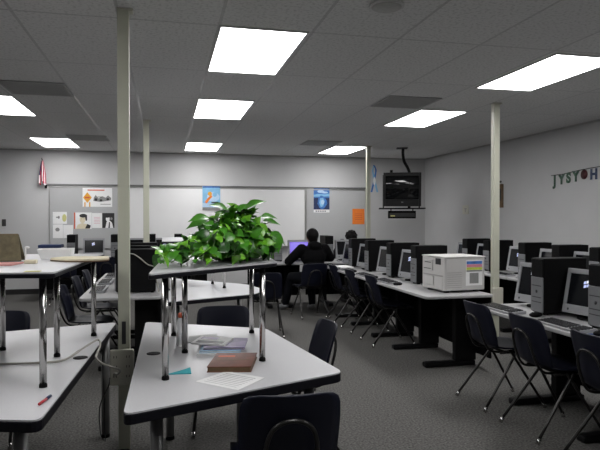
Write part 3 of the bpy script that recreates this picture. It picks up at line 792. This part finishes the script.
book('magazine',[(.19,3.05),(.40,3.01),(.45,3.24),(.25,3.30)],TZ+.027,.012,'purplemag','white','glossy purple magazine on top of the pile behind the rust-red book','magazine',[(rect(.02,.35,.55,.95),'white'),(rect(.1,.3,.2,.5),'ltblue')],group=G)
book('magazine',[(.13,3.14),(.30,3.05),(.37,3.22),(.20,3.32)],TZ+.0395,.008,'white','white','white booklet turned askew on top of the purple magazine','magazine',[(rect(.1,.9,.1,.4),'greyink'),(rect(.1,.6,.6,.9),'purplemag')],group=G)
book('book',[(.185,2.70),(.385,2.66),(.455,2.93),(.255,2.97)],TZ,.026,'bookred','brown','glossy rust-red book on the plant table','book',[(rect(.1,.9,.45,.5),'brown'),(rect(.1,.5,.7,.78),'redink')])
# left table
cd=MB().tube(arc([(-.95,3.05,TZ+.006),(-.78,3.06,TZ+.006),(-.59,3.04,TZ+.006),(-.49,3.08,TZ+.006),(-.43,3.24,TZ+.02),(-.37,3.42,TZ+.03),(-.345,3.33,TZ+.02),(-.345,3.16,TZ+.008),(-.335,3.06,TZ+.008),(-.30,3.05,TZ-.02),(-.24,3.25,.63),(-.27,3.55,.53),(-.30,3.68,.50),(-.308,3.722,.47)],8),.0055,'cord',8).build('cable')
tag(cd,'pale grey power cord looping over the left table to the pole outlet','cable')
tag(MB().tube(arc([(-.41,3.97,.66),(-.40,4.0,.5),(-.39,3.99,.25),(-.38,3.95,.008),(-.34,3.72,.006),(-.30,3.6,.006),(-.36,3.40,.006),(-.36,3.1,.006)],8),.004,'bcord',6).build('cable'),'thin black cord hanging down to the carpet beside the pole','cable')
tag(MB().tube(arc([(-.33,3.735,.46),(-.35,3.85,.38),(-.42,4.0,.2),(-.42,4.05,.006),(-.40,3.96,.006)],8),.004,'bcord',6).build('cable'),'thin black cord running from the pole outlet to the carpet','cable')
pn=thing('pen','short red and dark pen lying on the left table','pen',(-.455,2.41,TZ+.0065),math.radians(-12))
MB().tube([(0,-.05,0),(0,.015,0)],.0055,'red',10).build('barrel',pn)
MB().tube([(0,.015,0),(0,.055,0)],.006,'dkblue',10).build('cap',pn)
# left raised table
RZ=1.2205
ol=thing('display_board','olive brown folding board standing tent-like at the left edge','board',(-.87,3.22,RZ))
for s,nm in((-1,'front_panel'),(1,'rear_panel')):
    T=Matrix.Translation((0,s*.046,0))@Matrix.Rotation(math.radians(s*17),4,'X')
    b=MB(); b.add([(-.16,-.004,.004),(.165,-.004,.004),(.142,-.004,.142),(-.16,-.004,.142),(-.16,.004,.004),(.165,.004,.004),(.142,.004,.142),(-.16,.004,.142)],
      [(0,1,2,3),(7,6,5,4),(4,5,1,0),(5,6,2,1),(6,7,3,2),(7,4,0,3)],'olive',T); b.build(nm,ol,.001)
MB().box(-.16,.140,-.006,.006,.132,.140,'brown').build('spine',ol,.002)
flat('paper_sheet',[(-.98,2.90),(-.69,2.92),(-.67,3.08),(-.97,3.08)],RZ,.006,'pink','pink papers lying in front of the olive board','paper')
h=thing('sign_holder','small white holder with a thin upright post next to the pink papers','holder',(-.635,3.04,RZ))
MB().box(-.025,.03,-.02,.02,.0005,.018,'cream').build('base',h,.003)
MB().box(-.024,-.019,-.004,.004,.018,.08,'white').build('post',h)
MB().ball((-.014,0,.078),(.012,.006,.006),'white',10,7).build('tip',h)
bx=thing('paper_box','white open paper box on the left raised table, before the grey printer','box',(-.575,3.42,RZ))
def taper(x0,x1,y0,y1,z0,z1,k,m):
    vs=[(x0,y0,z0),(x1,y0,z0),(x1,y1,z0),(x0,y1,z0),(x0-k,y0-k*.3,z1),(x1+k*.2,y0-k*.3,z1),(x1+k*.2,y1,z1),(x0-k,y1,z1)]
    return vs,[(3,2,1,0),(4,5,6,7),(0,1,5,4),(1,2,6,5),(2,3,7,6),(3,0,4,7)]
vs,fs=taper(-.075,.075,-.06,.06,.001,.052,.018,'white')
MB().add(vs,[f for f in fs if f!=(4,5,6,7)],'white').build('walls',bx,solid=.003)
MB().box(-.07,.07,-.055,.055,.004,.04,'white').build('sheets',bx)
fo=thing('folder','cream folder with brown underside overhanging the left raised table','folder',(-.42,3.17,RZ))
pl=rounded([(-.17,.03),(-.05,-.09),(.06,-.11),(.14,-.06),(.13,.12),(-.10,.14)],.05)
MB().prism(pl,.001,.006,'brown').build('back_cover',fo); MB().prism([(x*.99,y*.99) for x,y in pl],.0062,.016,'cream').build('papers',fo,.002)
tag(MB().prism([(-.56,2.565),(-.50,2.56),(-.50,2.60),(-.56,2.605)],RZ,RZ+.002,'paleyellow').build('sticky_note'),'yellow sticky note at the front edge of the left raised table','note')
# small things in the middle
tag(MB().tube(arc([(-.36,5.712,1.11),(-.29,5.710,1.10),(-.23,5.710,1.06),(-.16,5.710,1.0),(-.10,5.710,.975),(-.085,5.70,.9),(-.06,5.69,.737)],8),.0055,'cord',8).build('cable'),'pale cord draped along the side of the nearest left tower','cable')
flat('paper_sheet',[(2.33,7.60),(2.52,7.60),(2.52,7.9),(2.33,7.9)],DZ+.028,.012,'white','white papers lying over a keyboard near the seated people','paper')

# ------------------------------------------------------------------ people
def remeshed(name, mb, vox, parent):
    o=mb.build(name); md=o.modifiers.new('r','REMESH'); md.mode='VOXEL'; md.voxel_size=vox; md.use_smooth_shade=True
    s=o.modifiers.new('s','SMOOTH'); s.factor=.5; s.iterations=4
    bpy.context.view_layer.update()
    me=bpy.data.meshes.new_from_object(o.evaluated_get(bpy.context.evaluated_depsgraph_get()))
    for p in me.polygons: p.use_smooth=True
    o.modifiers.clear(); o.data=me; me.name=name
    if not me.materials:
        for m in mb.mats: me.materials.append(M[m])
    o.parent=parent; return o
def limb(b, pts, m):
    """tapered chain with round joints; pts = [(point, radius)]"""
    for i,(p,r) in enumerate(pts):
        b.ball(p,r,m,12,8)
        if i: b.tube([pts[i-1][0],p],[pts[i-1][1],r],m,12)
def person(label, loc, rz, hair, top, arms, legs, hood, lean=(0,0,0)):
    """seated figure facing local +Y; arms/legs give the joints of each side"""
    t=thing('person',label,'person',loc,rz)
    hd=Vector((0,.085,1.135))+Vector(lean)
    b=MB()
    b.ball((0,0,.52),(.165,.12,.11),'skin'); b.ball((0,.01,.66),(.145,.10,.14),'skin'); b.ball((0,.035,.82),(.165,.105,.15),'skin'); b.ball((0,.04,.93),(.15,.085,.07),'skin')
    limb(b,[((0,.045,.94),.055),(tuple(hd+Vector((0,-.02,-.075))),.052)],'skin')
    b.ball(hd,(.075,.093,.110),'skin'); b.ball(hd+Vector((0,.03,-.05)),(.058,.068,.065),'skin')
    b.ball(hd+Vector((0,.098,-.015)),(.014,.02,.022),'skin',8,6)
    for s in(-1,1): b.ball(hd+Vector((s*.077,0,-.01)),(.012,.022,.032),'skin',8,6)
    jk=MB()
    jk.ball((0,0,.53),(.195,.15,.11),top); jk.ball((0,.0,.66),(.185,.135,.15),top); jk.ball((0,.025,.83),(.205,.14,.155),top); jk.ball((0,.035,.93),(.185,.11,.075),top)
    if hood:
        jk.ball((0,-.045,1.0),(.11,.065,.065),top); jk.ball((0,.03,1.02),(.085,.085,.05),top)
    else: jk.ball((0,.045,.985),(.075,.07,.035),top)
    for s,(sh,el,wr) in arms.items():
        S,E_,W=Vector(sh),Vector(el),Vector(wr)
        limb(b,[(S,.052),(E_,.040),(W,.027)],'skin')
        limb(jk,[(S,.082),(S.lerp(E_,.5),.074),(E_,.066),(E_.lerp(W,.85),.048)],top)
        d=(W-E_).normalized(); d.z=0; d.normalize(); side=Vector((-d.y,d.x,0))*(-s)   # towards the thumb
        pc=W+d*.055
        b.ball(W+d*.03,(.028,.028,.018),'skin',10,7); b.ball(pc,(.036,.036,.015),'skin',12,8)
        for k,(off,ln) in enumerate(((.027,.072),(.009,.08),(-.010,.074),(-.027,.058))):
            r0=pc+d*.026+side*off
            limb(b,[(r0,.0095),(r0+d*ln*.45+Vector((0,0,.010)),.0088),(r0+d*ln*.78+Vector((0,0,-.002)),.008),(r0+d*ln*.95+Vector((0,0,-.014)),.0075)],'skin')
        r0=W+d*.03+side*.026
        limb(b,[(r0,.0115),(r0+d*.03+side*.024+Vector((0,0,-.004)),.010),(r0+d*.058+side*.026+Vector((0,0,-.010)),.0085)],'skin')
    pa=MB(); pa.ball((0,.0,.50),(.18,.14,.10),'pants')
    for s,(hp,kn,an,to) in legs.items():
        H_,K,A,O=[Vector(q) for q in(hp,kn,an,to)]
        limb(b,[(H_,.080),(K,.052),(A,.036)],'skin'); limb(b,[(A,.034),(O,.028)],'skin')
        limb(pa,[(H_,.095),(K,.072),(K.lerp(A,.5),.068),(K.lerp(A,.93),.056)],'pants')
        sh=MB(); sh.tube([A+Vector((0,0,-.01)),A.lerp(O,.4)+Vector((0,0,-.012)),O],[.048,.046,.036],'shoe',12); sh.ball(O,(.038,.038,.034),'shoe'); sh.ball(A-(O-A)*.15+Vector((0,0,-.02)),(.042,.042,.04),'shoe')
        so=remeshed('shoe',sh,.008,t)
    body=remeshed('body',b,.0055,t)
    remeshed('jacket',jk,.012,t); remeshed('trousers',pa,.012,t)
    hb=MB()
    if hair=='short':
        hb.ball(hd+Vector((0,-.022,.02)),(.096,.093,.104),'hair',18,12); hb.ball(hd+Vector((0,-.045,-.045)),(.075,.055,.06),'hair',18,12)
    else:
        hb.ball(hd+Vector((0,-.02,.01)),(.103,.098,.118),'hair',18,12)
        q=random.Random(3)
        for k in range(90):
            a,c=q.uniform(0,2*PI),q.uniform(-.5,1); s_=math.sqrt(1-c*c)
            hb.ball(hd+Vector((.103*s_*math.cos(a),-.02+.09*s_*math.sin(a),.01+.118*c)),q.uniform(.014,.024),'hair',7,5)
    remeshed('hair',hb,.009,t)
    for s in(-1,1):
        MB().ball(hd+Vector((s*.030,.084,.008)),(.012,.008,.009),'white',10,7).build('eye',t)
    MB().ball(hd+Vector((0,.092,-.058)),(.024,.006,.006),'pinkink',10,6).build('mouth',t)
    return t
chair(2.07,8.32,6,'dark school chair under the person in the black hoodie','chairs of the seated people')
person('seated person in black hoodie seen from behind, typing at the violet screen',(2.16,8.40,.034),math.radians(8),'short','hoodie',
   {-1:((-.185,.03,.945),(-.345,.16,.76),(-.20,.52,.765)),1:((.185,.03,.945),(.335,.15,.80),(.15,.52,.765))},
   {-1:((-.09,.03,.525),(-.20,.42,.50),(-.26,.56,.055),(-.31,.69,.008)),1:((.09,.03,.525),(.13,.44,.51),(.14,.42,.055),(.15,.56,.008))},True)
chair(3.37,10.20,-8,'dark school chair under the curly-haired person','chairs of the seated people')
person('curly-haired person at the back, only the hair showing above the dark monitors',(3.38,10.29,.034),math.radians(-8),'curly','greycloth',
   {-1:((-.185,.03,.945),(-.29,.17,.74),(-.16,.46,.765)),1:((.185,.03,.945),(.29,.17,.74),(.16,.46,.765))},
   {-1:((-.09,.03,.525),(-.12,.43,.51),(-.13,.41,.055),(-.14,.55,.008)),1:((.09,.03,.525),(.12,.43,.51),(.13,.41,.055),(.14,.55,.008))},False,(0,.07,-.085))

# ------------------------------------------------------------------ world, camera
w=bpy.data.worlds.new('world'); bpy.context.scene.world=w; w.use_nodes=True
w.node_tree.nodes['Background'].inputs[0].default_value=(.5,.52,.55,1); w.node_tree.nodes['Background'].inputs[1].default_value=.02
cam=bpy.data.cameras.new('camera'); co=bpy.data.objects.new('camera',cam); C.objects.link(co)
cam.sensor_fit='HORIZONTAL'; cam.sensor_width=36; cam.lens=583/600*36; cam.clip_start=.05
co.location=(0,0,1.44); co.rotation_euler=(PI/2-.011697,0,-.22755)
sc=bpy.context.scene; sc.camera=co
vs=sc.view_settings; sc.display_settings.display_device='sRGB'; vs.view_transform='Standard'; vs.look='None'; vs.gamma=1; vs.use_curve_mapping=False; vs.exposure=0.
